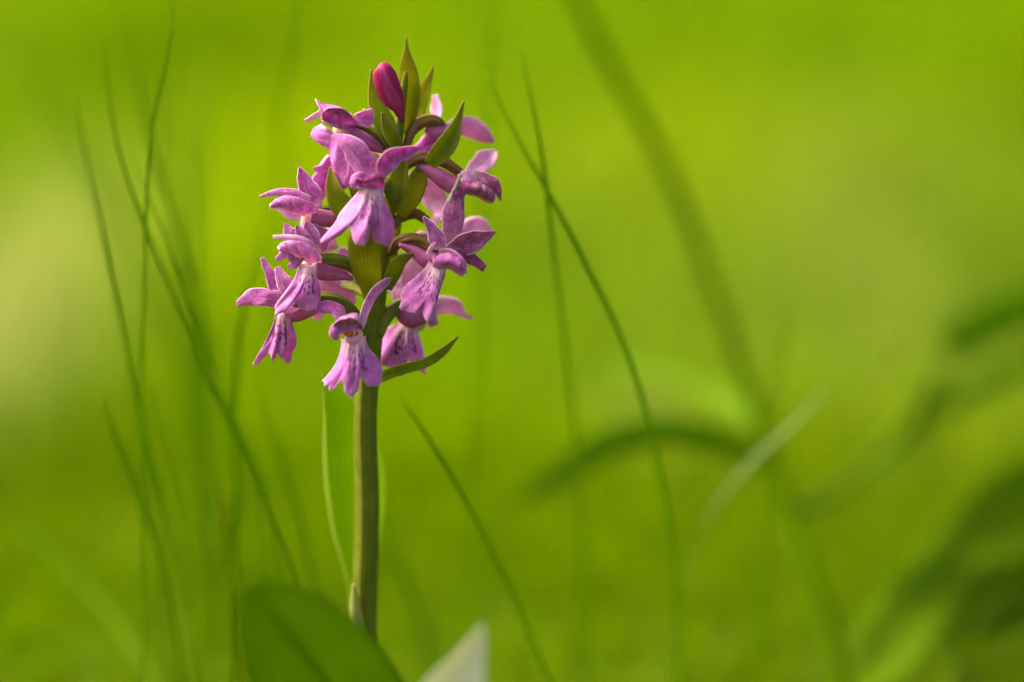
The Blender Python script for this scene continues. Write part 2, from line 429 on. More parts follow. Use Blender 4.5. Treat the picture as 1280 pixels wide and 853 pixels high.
meadow('meadow_grass', 30000, wedge(1.0, 2.2, 0.6, 0.45),
       lambda x, y: np.interp(y, [0.74, 0.9, 1.1, 1.5, 2.2], [0.016, 0.035, 0.05, 0.09, 0.14]), lambda x, y: np.interp(y, [0.9, 2.2], [0.0018, 0.003]),
       'soft blurred green meadow grass behind the orchid')
meadow('fine_turf', 60000, wedge(0.72, 1.12, 0.45, 0.45),
       lambda x, y: np.interp(y, [0.72, 0.85, 1.0, 1.12], [0.012, 0.018, 0.03, 0.045]), lambda x, y: 0.0011 + 0 * x,
       'fine dense green turf blurred behind the orchid foot', segs=2, lean=0.9)
meadow('far_grass', 42000, wedge(2.2, 9.0, 1.1, 0.5, 1.3),
       lambda x, y: np.interp(y, [2.2, 4, 9.0], [0.15, 0.24, 0.32]), lambda x, y: np.interp(y, [2.2, 9.0], [0.004, 0.012]),
       'bright yellow-green grass far across the meadow')
meadow('short_turf', 16000, wedge(0.30, 0.95, 0.55, 0.0),
       lambda x, y: np.clip(0.6 * (0.225 - 0.31 * y), 0.0, 0.03) + 0.004, lambda x, y: 0.0015 + 0 * x,
       'short green turf around the foot of the orchid', segs=3)

# ------------------------------------------------------------------ the orchid
foot = P(450, 1122, 26)
orchid = empty('orchid', (foot.x, foot.y, 0))
tag(orchid, 'mauve-pink wild orchid with spotted lips blooming on an upright green stem', 'orchid')

tube('stem', [(450, 1130, 26), (452, 960, 24), (455, 800, 19), (459, 640, 11), (457, 520, 5), (466, 400, 1), (480, 300, 0), (494, 200, 0), (505, 110, 0), (507, 90, 0)],
     [17, 16.5, 15.5, 14.8, 13.8, 14, 9, 7, 4.5, 2], M_STEM, orchid, n=60, k=48, grooves=0.035)

def flower(cx, cy, d):
    return empty('flower', P(cx, cy, d) - orchid.location, orchid)

def lobe(name, pts, widths, mat, f, off=0.0, **kw):
    kw.setdefault('wave', 0.16); kw.setdefault('fold', 0.16 * random.choice((-1, 1, 1)))
    widths = [a * 1.14 if a > 5 else a for a in widths]
    return ribbon(name, pts, widths, mat, f, off=off, rough=0.06, n=26, **kw)

def blob(name, c, r, mat, f):
    n, k = 9, 12
    V, UV, F = [], [], []
    C = P(*c)
    for i in range(n):
        th = math.pi * (i + 0.02) / (n - 1 + 0.04)
        for j in range(k):
            a = 2 * math.pi * j / k
            s = px(FOCUS)
            V.append(C + RGT * (math.sin(th) * math.cos(a) * r[0] * s) + UPV * (math.cos(th) * r[1] * s) + FWD * (math.sin(th) * math.sin(a) * r[2] * s))
            UV.append((j / k, i / (n - 1)))
    for i in range(n - 1):
        for j in range(k): F.append((i * k + j, i * k + (j + 1) % k, (i + 1) * k + (j + 1) % k, (i + 1) * k + j))
    return mesh_obj(name, V, F, mat, f, UV)

# --- front flower low on the spike
f = flower(440, 430, -12)
loft('lip', [(427, 423, -11), (433, 426, -12.5), (440, 428, -13), (447, 427, -12.5), (454, 423, -11), (457, 420, -9)],
     [(405, 474, -13), (404, 482, -14), (411, 481, -15), (413, 491, -16), (427, 474, -17), (431, 491, -17), (438, 495, -17), (447, 491, -17), (450, 472, -16.5), (462, 485, -15), (475, 478, -14), (479, 468, -12), (476, 456, -11), (470, 445, -10)],
     M_LIP, f, bulge=-1.5, side=1.5, ridge=0.35, flare=2.4)
tube('throat', [(444, 408, -5.5), (443, 420, -8.5), (441, 432, -10.5), (441, 441, -11.0)], [10.2, 11.9, 11.9, 10.2], M_THROAT, f, flat=0.7)
blob('column', (441, 424, -14.5), (9.5, 7, 5), M_PALE, f)
blob('pollinium', (432, 417.5, -15.5), (3.4, 3, 2.5), M_POLL, f)
blob('pollinium', (438, 417.5, -15.9), (3.8, 4, 2.5), M_POLL, f)
blob('pollinium', (446, 417, -15.2), (2.4, 2.6, 2.0), M_POLL, f)
loft('hood', [(417, 423, -16), (421, 421, -16), (428, 417, -15), (440, 415.5, -15), (449, 414, -14), (453, 412, -12)],
     [(415, 413, -16), (420, 402, -17), (430, 398, -18), (440, 397, -18), (448, 402, -17), (454, 411, -13)], M_PETAL, f, bulge=2.0)
loft('petal', [(415, 413, -16), (420, 403, -17), (430, 399, -18), (440, 398, -18), (448, 402.5, -17), (454, 411, -13)],
     [(416, 410, -12), (424, 397, -11), (433, 394, -11), (442, 391.5, -11), (448, 394, -10.5), (452, 408, -9)], M_PALE, f, bulge=-1.5)
lobe('petal', [(424, 404, -15), (419, 410, -16.5), (418, 418, -16.5), (421, 425, -15.5)], [6, 10, 11, 6], M_PETAL, f, cup=-0.4, tilt=0.1)
lobe('sepal', [(450, 410, -12), (456, 388, -11), (466, 368, -9), (480, 354, -7), (489, 348, -6)], [7, 9, 10, 8, 2], M_PETAL, f, tilt=0.3, cup=0.3)
lobe('sepal', [(426, 403, -13), (423, 390, -13), (410, 383.5, -12), (388, 386, -11), (366, 391, -10)], [8, 15, 14, 8, 2], M_PETAL, f, cup=-0.35, tilt=0.25)
lobe('sepal', [(423, 402, -16), (420, 397, -17), (417, 394, -17)], [4, 3.2, 1], M_PALE, f, tilt=0.0)
tube('ovary', [(461, 430, -2), (456, 412, -6), (447, 404, -8.5)], [7, 7.5, 7], M_OVARY, f)

# --- front flower in the middle of the spike
f = flower(462, 240, -14)
loft('lip', [(450, 231, -14), (457, 234, -15), (465, 236, -15), (473, 236, -15), (479, 234, -14)],
     [(439, 250, -14), (424, 269, -14), (414, 285, -14.5), (401, 303, -15), (425, 295, -16), (438, 280, -17), (441, 301, -17.5), (447, 307, -18), (455, 306, -18), (460, 300, -17.5), (463, 282, -17), (468, 302, -16), (476, 306, -15.5), (488, 305, -15), (493, 288, -14), (489, 268, -13), (478, 254, -13.5)],
     M_LIP, f, bulge=-1.5, side=1.2, ridge=0.4, flare=2.0)
loft('hood', [(441, 233, -16), (447, 235.5, -16), (455, 236, -15.5), (463, 238.5, -15), (472, 242, -14.5), (479, 244, -14)],
     [(442, 228, -17), (447, 223, -18), (456, 225, -19), (466, 219, -19), (477, 216.5, -18), (481, 228, -15)], M_PETAL, f, bulge=3.0)
lobe('petal', [(461, 223, -15), (450, 223, -17), (443, 229, -17.5), (442, 236, -17)], [10, 13, 11, 5], M_PETAL, f, cup=-0.4, tilt=0.0)
tube('throat', [(467, 226, -8.5), (466, 236, -10.5), (465, 246, -12.5)], [9.3, 11.0, 8.5], M_THROAT, f, flat=0.7)
lobe('sepal', [(460, 228, -15), (454, 207, -16), (440, 186, -16), (427, 176, -15), (415, 170, -13)], [17, 25, 25, 16, 3], M_PETAL, f, cup=-0.25, tilt=-0.2)
lobe('sepal', [(478, 226, -14), (480, 208, -15), (492, 195, -15), (508, 190, -14), (523, 185, -12)], [4, 18, 20, 13, 3], M_PETAL, f, cup=0.45, tilt=0.25)
tube('ovary', [(490, 258, -3), (489, 240, -7), (479, 228, -11)], [7, 9, 8], M_OVARY, f)

# --- flower turned to the right, beside the front pair
f = flower(548, 325, -8)
loft('lip', [(536, 326, -8.5), (541, 330, -10), (547, 332, -11), (553, 331, -11), (558, 328, -10)],
     [(522, 347, -9), (509, 355, -9.5), (501, 371, -10), (501, 383, -10.5), (508, 390, -11), (518, 391, -12), (527, 387, -13), (531, 397, -13.5), (536, 404, -13.5), (543, 392, -13), (546, 375, -12), (551, 360, -11), (556, 346, -10)],
     M_LIP, f, bulge=-1.6, side=1.0, ridge=0.3, flare=1.4)
loft('hood', [(541, 334, -10), (550, 336, -12), (560, 336, -13), (570, 342, -13.5), (578, 346, -13)],
     [(541, 320, -8), (552, 316.5, -12), (566, 318, -15), (579, 327, -15.5), (584, 341, -14)], M_PETAL, f, bulge=-3.5)
lobe('petal', [(560, 313, -7), (577, 318, -9), (593, 326, -8), (606, 336, -7)], [10, 12, 12, 9], M_DUSK, f, cup=-0.3)
lobe('petal', [(548, 314, -9), (562, 313, -13), (575, 321, -15), (584, 334, -15.5)], [5, 4, 3.5, 2], M_PALE, f, cup=-0.3, tilt=0.1)
lobe('sepal', [(550, 312, -8), (549, 300, -9.5), (541, 285, -10), (529, 271, -10)], [9, 17, 14, 2], M_PETAL, f, cup=0.5, tilt=-0.3)
lobe('sepal', [(566, 304, -5), (566, 285, -5), (568, 262, -4), (573, 240, -2), (575, 226, -1)], [18, 25, 22, 14, 4], M_DUSK, f, cup=-0.4, tilt=0.2)
lobe('sepal', [(560, 313, -8), (577, 306, -9), (598, 299, -9), (620, 290, -8)], [9, 23, 20, 1.5], M_DUSK, f, cup=0.2, tilt=0.25)
tube('spur', [(545, 327, -7), (532, 324, -6.5), (518, 314, -5.5), (499, 306, -5)], [12, 11, 8, 2.5], M_SPUR, f)
tube('ovary', [(487, 318, -1), (497, 304, -3), (515, 299, -5), (532, 304, -6), (545, 316, -7)], [5, 8, 9, 9, 7], M_OVARY_B, f)
tube('column', [(535, 318, -11), (540, 309, -11.5), (545, 303, -11)], [3, 3.4, 1], M_PALE, f, k=8)
tube('throat', [(541, 320, -8.0), (539, 330, -8.0), (538, 342, -7.5)], [3.4, 4.2, 3.4], M_THROAT, f, k=10)

# --- flower high on the side, seen from behind its hood
f = flower(590, 225, 2)
loft('hood', [(575, 228, 0), (579, 241, -1), (596, 246, -1.5), (608, 253, -1), (617, 254, 0)],
     [(578, 222, -1), (588, 227, -4), (602, 230, -5), (614, 237, -4), (620, 246, -1)], M_DUSK, f, bulge=-3.0)
lobe('petal', [(592, 217, -1), (608, 224, -3), (620, 234, -3), (626, 251, -2)], [10, 13, 12, 2], M_DUSK, f, cup=-0.2, tilt=0.2)
lobe('sepal', [(582, 225, 1), (598, 209, 3), (609, 199, 4), (619, 189, 5)], [9, 21, 20, 8], M_PALE, f, cup=0.25)
lobe('petal', [(575, 217, -1), (584, 221, -3), (596, 226, -3)], [8, 12, 3], M_PALE, f, cup=0.4)
tube('spur', [(580, 236, 1), (563, 230, 0.5), (541, 216, 0), (517, 205, 0)], [13, 12, 9, 2], M_SPUR, f)
tube('ovary', [(497, 216, 0), (512, 203, 0), (530, 197, 0), (553, 202, 0.5), (572, 214, 1), (580, 222, 1)], [6, 8, 9, 8.5, 7, 5], M_OVARY_B, f)
tube('throat', [(576, 218, -2.0), (570, 232, -2.5), (560, 255, -3), (552, 278, -3.5)], [2, 2.2, 2.8, 3], M_CREAM, f, k=8)
lobe('lip', [(578, 232, -2), (573, 243, -3), (566, 262, -3)], [10, 14, 8], M_DUSK, f, cup=-0.3)

# --- top-left flower, hood facing the viewer
f = flower(422, 158, -5)
loft('hood', [(402, 152, -7), (410, 156, -7), (420, 160, -6.5), (432, 163.5, -6), (440, 163, -5.5), (448, 161, -5)],
     [(401, 146, -8), (407, 138, -9), (417, 135, -9.5), (429, 137, -9.5), (440, 146, -8), (449, 158, -6)], M_PETAL, f, bulge=3.5)
loft('sepal', [(403, 146, -8), (408, 138, -9), (418, 135.2, -9.5), (430, 137, -9.5), (440, 146, -8)],
     [(394, 124, -6), (404, 130, -5), (412, 131, -4), (424, 134, -4), (440, 143, -5)], M_PETAL, f, bulge=-0.8)
lobe('petal', [(402, 140, -6), (394, 145, -5), (381, 152, -4)], [7, 5.5, 5], M_PALE, f)
lobe('sepal', [(442, 149, -6), (452, 148, -6), (459, 146, -5.5), (465, 136, -5)], [9, 17, 18, 2], M_PETAL, f, cup=0.5, tilt=0.2)
loft('lip', [(415, 165, -6), (421, 170, -6.5), (428, 173, -7), (436, 174, -6.5), (443, 173, -6)],
     [(402, 155, -6), (390, 163, -5), (393, 176, -5), (410, 186, -6), (414, 200, -7), (419, 222, -8), (432, 234, -8), (441, 224, -8), (446, 205, -7), (450, 190, -6)],
     M_HOT, f, bulge=-1.5, side=0.5, ridge=0.3)
tube('throat', [(426, 158, -1.5), (427, 166, -3.5), (430, 175, -4.5)], [10.2, 11.0, 8.5], M_THROAT, f, flat=0.6)
blob('pollinium', (424, 158.5, -7.3), (2.6, 2.6, 2), M_POLL, f)
tube('spur', [(434, 168, -5), (450, 174, -4.5), (466, 182, -3.5), (480, 190, -2.5)], [12, 11, 8, 2.5], M_SPUR, f)
tube('ovary', [(495, 208, 0), (480, 182, -1), (462, 166, -2), (446, 158, -3)], [6, 8, 8, 6], M_OVARY, f)

# --- small flower tucked behind the upper flowers on the left
f = flower(408, 222, 0)
lobe('sepal', [(424, 192, 0), (414, 204, -0.5), (404, 210, -1), (393, 212, -1)], [12, 16, 9, 6], M_HOT, f)
lobe('lip', [(420, 200, 1), (410, 216, 0), (404, 232, 0), (398, 248, 1)], [18, 24, 24, 12], M_HOT, f, cup=-0.2)
lobe('petal', [(430, 200, 2), (436, 215, 1.5), (436, 235, 1)], [16, 14, 3], M_HOT, f)

lobe('petal', [(432, 210, 3), (424, 226, 3), (414, 240, 3)], [20, 24, 8], M_HOT, f)
lobe('sepal', [(440, 190, 3), (446, 206, 3), (450, 222, 3)], [20, 24, 12], M_HOT, f)

# --- upper flower of the left row
f = flower(375, 255, -4)
loft('hood', [(337, 261, -5), (350, 262, -6), (365, 268, -7), (380, 270, -7), (395, 267, -5)],
     [(337, 256, -6), (347, 248, -8), (362, 245, -10), (380, 250, -10), (396, 258, -6)], M_PETAL, f, bulge=-1.5)
lobe('sepal', [(396, 262, -5), (389, 245, -5), (381, 229, -4.5), (374, 209, -4)], [12, 22, 18, 2], M_PETAL, f, cup=0.35, tilt=0.2)
lobe('sepal', [(388, 251, -6), (366, 242, -7), (344, 241, -6), (325, 246, -5)], [9, 10, 7, 2.5], M_PETAL, f, cup=-0.3)
lobe('petal', [(377, 271, -6), (362, 268, -6), (345, 259, -5)], [9, 10, 4], M_PALE, f, cup=0.2)
tube('throat', [(392, 262, -1.5), (385, 271, -2.5), (381, 283, -3.5)], [8.5, 8.5, 6.0], M_THROAT, f, flat=0.6)
loft('lip', [(375, 277, -5), (381, 281, -6), (387, 282, -6), (393, 279, -5)],
     [(374, 287, -4), (378, 300, -4), (386, 308, -5), (394, 314, -5), (402, 318, -4), (410, 307, -3), (415, 290, -2)], M_LIP, f, bulge=-0.8, ridge=0.3)
tube('spur', [(388, 270, -4), (405, 273, -3.5), (425, 275, -3), (442, 276, -2.5)], [11, 11, 9, 5], M_SPUR, f)
tube('ovary', [(480, 285, 0), (450, 268, -1), (420, 262, -2), (398, 262, -3)], [6, 8, 7, 5], M_OVARY, f)

# --- middle flower of the left row
f = flower(383, 322, -8)
loft('hood', [(349, 316, -9), (362, 318, -10), (374, 323, -11), (388, 329, -10.5), (402, 328, -9)],
     [(347, 309, -10), (353, 303, -12), (368, 301, -14), (386, 307, -13), (402, 321, -10)], M_PETAL, f, bulge=-1.5)
lobe('sepal', [(399, 319, -8), (387, 305, -10), (366, 297, -10), (341, 296, -9)], [10, 9, 6, 4], M_PALE, f, cup=-0.3)
lobe('sepal', [(388, 306, -8), (374, 298, -8), (362, 291, -8), (357, 279, -7.5)], [12, 17, 13, 4], M_PETAL, f, cup=0.2)
lobe('petal', [(386, 305, -9), (378, 295, -9), (370, 282, -8.5)], [12, 14, 2], M_PETAL, f, cup=0.2)
lobe('sepal', [(397, 316, -7), (392, 300, -7.5), (387, 288, -7), (383, 277, -6.5)], [6, 16, 14, 3], M_PETAL, f, cup=0.5)
lobe('petal', [(376, 327, -10), (366, 320, -11), (357, 318, -11), (345, 325, -10)], [12, 13, 10, 5], M_PETAL, f, cup=-0.3)
lobe('petal', [(370, 320, -11), (371, 327, -11), (361, 335, -10.5)], [9, 10, 6], M_PETAL, f, cup=-0.3)
tube('throat', [(394, 322, -5.5), (386, 332, -6.5), (382, 346, -7.0)], [7.6, 8.5, 6.8], M_THROAT, f, flat=0.7)
blob('pollinium', (377.5, 324, -12.2), (3, 2.4, 2), M_POLL, f)
loft('lip', [(374, 327, -9), (379, 330, -10), (385, 332, -10.5), (391, 331, -10), (396, 327, -9)],
     [(369, 348, -9), (356, 366, -9.5), (344, 383, -10), (345, 391, -10.5), (353, 392, -11), (362, 386, -12), (371, 381, -12.5), (382, 389, -12), (396, 387, -11), (401, 372, -10), (399, 357, -9), (396, 346, -8.5)],
     M_LIP, f, bulge=-1.6, side=0.8, ridge=0.35, flare=1.6)
tube('spur', [(389, 335, -8), (405, 340, -6.5), (424, 343, -5), (441, 349, -3.5)], [11, 11, 8, 2.5], M_SPUR, f)
tube('ovary', [(456, 360, 0), (445, 338, -1.5), (426, 327, -4), (405, 325, -6), (396, 326, -7)], [5, 8, 9, 9, 6], M_OVARY, f)

# --- lowest flower of the left row
f = flower(350, 385, -4)
lobe('sepal', [(356, 371, -4), (345, 354, -4.5), (335, 338, -4), (327, 322, -3)], [14, 19, 10, 4], M_PETAL, f, cup=0.2)
lobe('petal', [(362, 369, -5), (354, 352, -5), (347, 334, -4)], [14, 16, 6], M_PETAL, f, cup=0.2)
lobe('petal', [(366, 364, -3), (362, 352, -3), (357, 345, -2.5)], [8, 9, 3], M_PALE, f)
lobe('sepal', [(356, 377, -5), (334, 372, -6), (314, 372, -5), (296, 380, -3)], [20, 20, 18, 6], M_PETAL, f, cup=-0.35, tilt=0.2)
loft('lip', [(345, 388, -5), (350, 391, -6), (355, 391, -6), (361, 388, -5)],
     [(345, 408, -5), (330, 433, -5), (316, 456, -4), (323, 455, -4.5), (336, 441, -5.5), (339, 450, -6), (343, 450, -6), (347, 442, -6), (352, 449, -5.5), (358, 454, -5), (363, 452, -5), (366, 440, -4.5), (371, 426, -4), (367, 411, -4)],
     M_LIP, f, bulge=-1.0, side=0.5, ridge=0.35, flare=1.3)
tube('throat', [(365, 380, -1.5), (356, 390, -2.0), (352, 402, -2.5)], [8.5, 9.3, 6.0], M_THROAT, f, flat=0.7)
tube('spur', [(352, 394, -4.5), (372, 393, -4), (390, 389, -3), (406, 385, -2)], [10, 9.5, 6, 2.5], M_SPUR, f)
tube('ovary', [(457, 425, -1), (446, 398, -2), (428, 380, -3), (404, 373, -4), (380, 378, -4), (366, 382, -4)], [5, 8, 9, 9, 7, 5], M_OVARY, f)

# --- low flower behind the stem, lip hanging to the right
f = flower(512, 420, 7)
loft('lip', [(500, 402, 6), (506, 405, 5), (513, 405, 5), (519, 402, 6)],
     [(479, 413, 8), (475, 432, 8), (475, 454, 7), (494, 466, 6), (504, 470, 6), (510, 450, 5), (515, 458, 5), (530, 467, 6), (531, 447, 7), (523, 419, 8)],
     M_LIP, f, bulge=-1.5, side=1.0, ridge=0.3)
tube('spur', [(526, 392, 5), (512, 396, 3.5), (500, 388, 2.5), (492, 380, 2)], [14, 14, 9, 3], M_SPUR, f)
lobe('throat', [(522, 393, 5), (527, 403, 5), (520, 414, 5)], [12, 12, 6], M_THROAT, f)
lobe('sepal', [(524, 388, 6), (538, 386, 8), (552, 382, 9), (567, 383, 10), (578, 393, 10.5), (592, 398, 11)], [6, 13, 20, 18, 8, 2], M_PALE, f, cup=-0.3)
lobe('petal', [(526, 387, 6), (537, 394, 7), (543, 408, 7)], [8, 14, 10], M_DUSK, f, cup=-0.2)
tube('ovary', [(474, 420, 0), (482, 398, 1), (496, 384, 2), (514, 379, 4), (528, 386, 6)], [6, 9, 9, 9, 7], M_OVARY, f)

# --- flower behind the spike between the side flowers
f = flower(510, 350, 10)
lobe('lip', [(522, 322, 9), (517, 340, 10), (507, 356, 11), (488, 366, 11)], [22, 27, 24, 14], M_PALE, f, cup=-0.2)
lobe('sepal', [(522, 318, 8), (552, 306, 7), (578, 294, 8), (597, 283, 9.5), (614, 290, 10)], [6, 12, 24, 22, 4], M_PALE, f, cup=-0.2)
lobe('petal', [(505, 345, 12), (494, 354, 12), (480, 362, 12)], [12, 18, 12], M_PALE, f)
tube('ovary', [(478, 335, 1), (490, 325, 5), (515, 318, 8)], [5, 6, 5], M_OVARY, f)

# --- flower behind the spike on the left
f = flower(415, 360, 9)
lobe('lip', [(396, 352, 7), (412, 354, 8), (428, 362, 9), (441, 382, 10)], [26, 34, 30, 10], M_PALE, f, cup=-0.2)
lobe('sepal', [(398, 318, 6), (403, 302, 7), (418, 296, 8)], [20, 26, 22], M_PALE, f)
lobe('petal', [(402, 380, 9), (398, 392, 9), (395, 400, 9)], [10, 13, 6], M_PALE, f)
lobe('petal', [(440, 330, 9), (432, 320, 9), (424, 312, 9)], [14, 14, 8], M_PALE, f)
tube('ovary', [(462, 372, 1), (446, 362, 5), (430, 356, 8)], [5, 6, 5], M_OVARY, f)

# --- pale flower behind, between the upper side flower and the bracts
f = flower(545, 248, 9)
lobe('sepal', [(536, 279, 4), (550, 270, 7.5), (546, 254, 9), (539, 240, 9), (532, 223, 8)], [6, 11, 23, 23, 10], M_PALE, f)
lobe('petal', [(520, 292, 5), (527, 300, 4), (531, 314, 4)], [12, 15, 8], M_DUSK, f)
tube('ovary', [(488, 285, 0), (500, 272, 1), (518, 267, 2), (534, 276, 4)], [6, 8, 8, 6], M_OVARY_B, f)

# --- topmost side flower, turned away
f = flower(550, 162, 6)
tube('ovary', [(507, 188, 0), (514, 166, 1), (527, 153, 2), (543, 151, 3), (556, 160, 4)], [5, 7, 8.5, 8.5, 5], M_OVARY_B, f)
tube('spur', [(560, 160, 4), (551, 166, 4), (541, 166, 3.5), (532, 161, 3)], [6, 11, 9, 3], M_SPUR, f)
lobe('lip', [(551, 165, 5), (539, 178, 5), (526, 188, 4), (512, 194, 3)], [22, 20, 18, 10], M_HOT, f, cup=-0.2)
lobe('sepal', [(551, 160, 4), (547, 148, 7), (546, 136, 9), (544, 119, 10)], [4, 8, 12, 6], M_PALE, f)
lobe('sepal', [(552, 162, 4), (569, 157, 7.5), (586, 159, 9.5), (601, 167, 11), (617, 178, 12)], [5, 14, 24, 20, 5], M_PALE, f, cup=-0.2)

# --- half-hidden flower behind the upper spike
f = flower(470, 205, 6)
lobe('lip', [(470, 190, 5), (462, 210, 6), (452, 232, 6)], [18, 24, 12], M_PALE, f)
lobe('sepal', [(500, 232, 5), (516, 228, 7), (534, 232, 8)], [10, 18, 6], M_PALE, f)
tube('ovary', [(494, 215, 0), (482, 198, 3), (472, 190, 5)], [5, 6, 5], M_OVARY, f)
# --- half-hidden flower behind the lower spike
f = flower(455, 325, 8)
lobe('lip', [(440, 345, 7), (428, 336, 8), (412, 330, 8)], [18, 26, 14], M_PALE, f)
lobe('sepal', [(505, 382, 8), (500, 368, 9), (492, 355, 10)], [14, 20, 8], M_PALE, f)
tube('ovary', [(468, 372, 1), (455, 355, 5), (440, 346, 7)], [5, 6, 5], M_OVARY, f)

# --- bud and bracts at the tip and between the flowers
tube('bud', [(475, 81, -4), (478, 85, -4.2), (481, 96, -4.2), (486, 111, -3.6), (493, 126, -2.6), (498, 136, -1.5), (503, 152, -0.5)], [2.5, 11, 15, 15.5, 13, 8, 3.5], M_BUD, orchid, n=32, k=20)
def bract(pts, widths, mat=M_BRACT, **kw):
    kw.setdefault('cup', 0.45)
    return ribbon('bract', pts, widths, mat, orchid, n=26, m=11, **kw)
bract([(507, 168, 1), (511, 140, 2), (512, 112, 2), (509, 85, 1.5), (508, 62, 1), (508, 45, 0.5)], [9, 21, 25, 21, 6, 1], M_BRACT_Y, tilt=0.1)
bract([(510, 172, 3), (518, 145, 5), (527, 120, 5), (536, 100, 4.5), (542, 83, 4)], [9, 22, 20, 9, 1], M_BRACT_Y, tilt=-0.2)
bract([(497, 192, -1), (481, 158, -2), (469, 130, -2.5), (464, 108, -3), (464, 86, -3.2)], [14, 27, 18, 7, 1], M_BRACT, tilt=0.15)
bract([(500, 190, -3), (490, 172, -4.5), (482, 157, -5), (477, 140, -5)], [12, 18, 12, 1], M_BRACT, tilt=0.3)
bract([(503, 150, -1), (500, 128, -2), (497, 112, -2)], [6, 10, 2], M_BRACT, tilt=0.1)
bract([(536, 205, -3), (549, 190, -3.5), (562, 172, -3.5), (572, 150, -3), (580, 126, -2)], [14, 25, 22, 10, 1], M_BRACT, tilt=0.2, fold=0.3)
bract([(450, 275, -4), (430, 258, -7), (418, 236, -8), (413, 208, -7)], [16, 28, 20, 2], M_BRACT, tilt=-0.3)
bract([(452, 262, -6), (446, 246, -8), (440, 234, -8), (436, 220, -7)], [14, 15, 9, 1], M_BRACT, tilt=0.2)
bract([(487, 268, -4), (492, 245, -6), (498, 222, -6), (506, 196, -5)], [10, 24, 22, 8], M_BRACT, tilt=0.2)
bract([(500, 272, -1), (512, 248, -1), (522, 225, -1), (530, 205, 0)], [12, 26, 24, 8], M_BRACT_Y, tilt=0.1)
bract([(466, 384, -1), (463, 355, -4), (457, 325, -6.5), (456, 295, -8), (462, 268, -7)], [14, 30, 40, 38, 14], M_BRACT_Y, tilt=0.05, cup=-0.3)
bract([(484, 362, -3), (490, 344, -4.5), (499, 327, -6), (518, 317, -7)], [10, 18, 17, 2], M_BRACT, tilt=0.3)
bract([(472, 470, -1), (500, 460, -4), (530, 452, -5), (552, 439, -5), (573, 421, -4)], [14, 13, 12, 10, 1], M_BRACT, tilt=0.55, fold=0.2)
bract([(483, 350, 2), (488, 325, 2), (492, 300, 2), (500, 280, 2)], [10, 14, 12, 4], M_BRACT, tilt=0.3)

# --- leaves of the orchid
ribbon('leaf', [(452, 815, 26), (450, 735, 25), (447, 665, 20), (444, 600, 15), (434, 540, 11), (419, 500, 9), (402, 464, 7)], [20, 30, 64, 76, 60, 32, 1], M_WRAP, orchid, n=40, m=13, tilt=0.0, cup=-0.35)
ribbon('leaf', [(458, 1110, 22), (462, 1000, -8), (452, 915, -40), (402, 846, -62), (352, 782, -74), (310, 728, -82)], [30, 90, 140, 160, 120, 26], M_LEAF, orchid, n=40, m=15, tilt=-0.15, cup=-0.12)
ribbon('leaf', [(450, 1110, 26), (510, 1030, 60), (600, 980, 100), (690, 960, 140)], [26, 90, 90, 4], M_LEAF, orchid, n=30, m=11, tilt=0.4, cup=0.25)
tube('sheath', [(449, 830, 17), (445, 775, 13), (442, 730, 11)], [10, 9, 2], M_SHEATH, orchid)

# ------------------------------------------------------------------ single plants round the orchid
def to_ground(C):
    """carry a blade on from its lowest seen point to the turf"""
    e, p = C[-1], C[-3]
    dv = (e - p)
    if dv.z > -1e-4: dv.z = -0.01
    t = (dv / dv.length); t = Vector((t.x * 0.5, t.y * 0.5, min(t.z, -0.6))).normalized()
    g = e + t * (e.z / -t.z); g.z = -0.004
    L = (g - e).length
    k = max(2, int(L / 0.012))
    return [e.lerp(g, (i + 1) / k) for i in range(k)]

def blade(pts, width, label, mat=None, group=None, name='grass_blade', tilt=None, cup=0.25, n=36, cat='grass blade', root=True, parent=None, basew=None):
    """pts from tip to the lowest visible point; width = px width at the thickest"""
    mat = mat or M_BLADE
    if root: width *= 0.72; pts = [(x, y, d * 1.08) for x, y, d in pts]
    s = catmull(pts, n)
    C = [P(*q) for q in s]
    vis = len(C)
    if root: C += to_ground(C)
    C = C[::-1]; N = len(C)
    D = FOCUS + np.mean([q[2] for q in pts]) * 0.001
    W = []
    for i in range(N):
        v = i / (N - 1)
        W.append(max(0.00012, 0.5 * width * px(D) * min(1.0, ((1 - v) * 3.2) ** 0.7) * ((0.8 + 0.2 * min(1, v * 4)) if basew is None else basew + (1 - basew) * min(1, max(0, v - 0.3) * 3))))
    if tilt is None: tilt = random.uniform(-0.7, 0.7)
    if parent is None:
        o = ribbon_world(name, C, W, mat, None, tilt=tilt, cup=cup, twist=random.uniform(-1.2, 1.2), m=5, thick=0.00012)
        tag(o, label, cat, group)
    else:
        o = ribbon_world(name, C, W, mat, parent, tilt=tilt, cup=cup, twist=0.4, m=7, thick=0.00015)
    return o

# left side
blade([(219, -25, 24), (214, 40, 24), (203, 100, 23), (189, 165, 22), (183, 260, 24), (179, 370, 28), (177, 480, 34)], 6.5, 'long slightly kinked grass blade rising highest of the tuft beside the orchid', tilt=0.2)
blade([(92, 112, 36), (108, 200, 36), (128, 290, 36), (148, 385, 38), (168, 490, 42), (190, 580, 48), (215, 680, 56), (240, 770, 64)], 8, 'outermost slender grass blade of the tuft facing the orchid, leaning away from it', tilt=0.2)
blade([(127, 42, 34), (135, 110, 34), (150, 195, 32), (180, 280, 30), (218, 375, 28), (262, 480, 28), (312, 580, 30), (365, 710, 34)], 7, 'long grass blade sweeping diagonally from the tuft towards the orchid stem', tilt=0.1)
blade([(166, 205, 36), (196, 270, 34), (226, 350, 32), (256, 435, 34), (292, 520, 40), (330, 610, 50)], 6, 'shorter diagonal grass blade running alongside the long sweeping one', tilt=0.1)
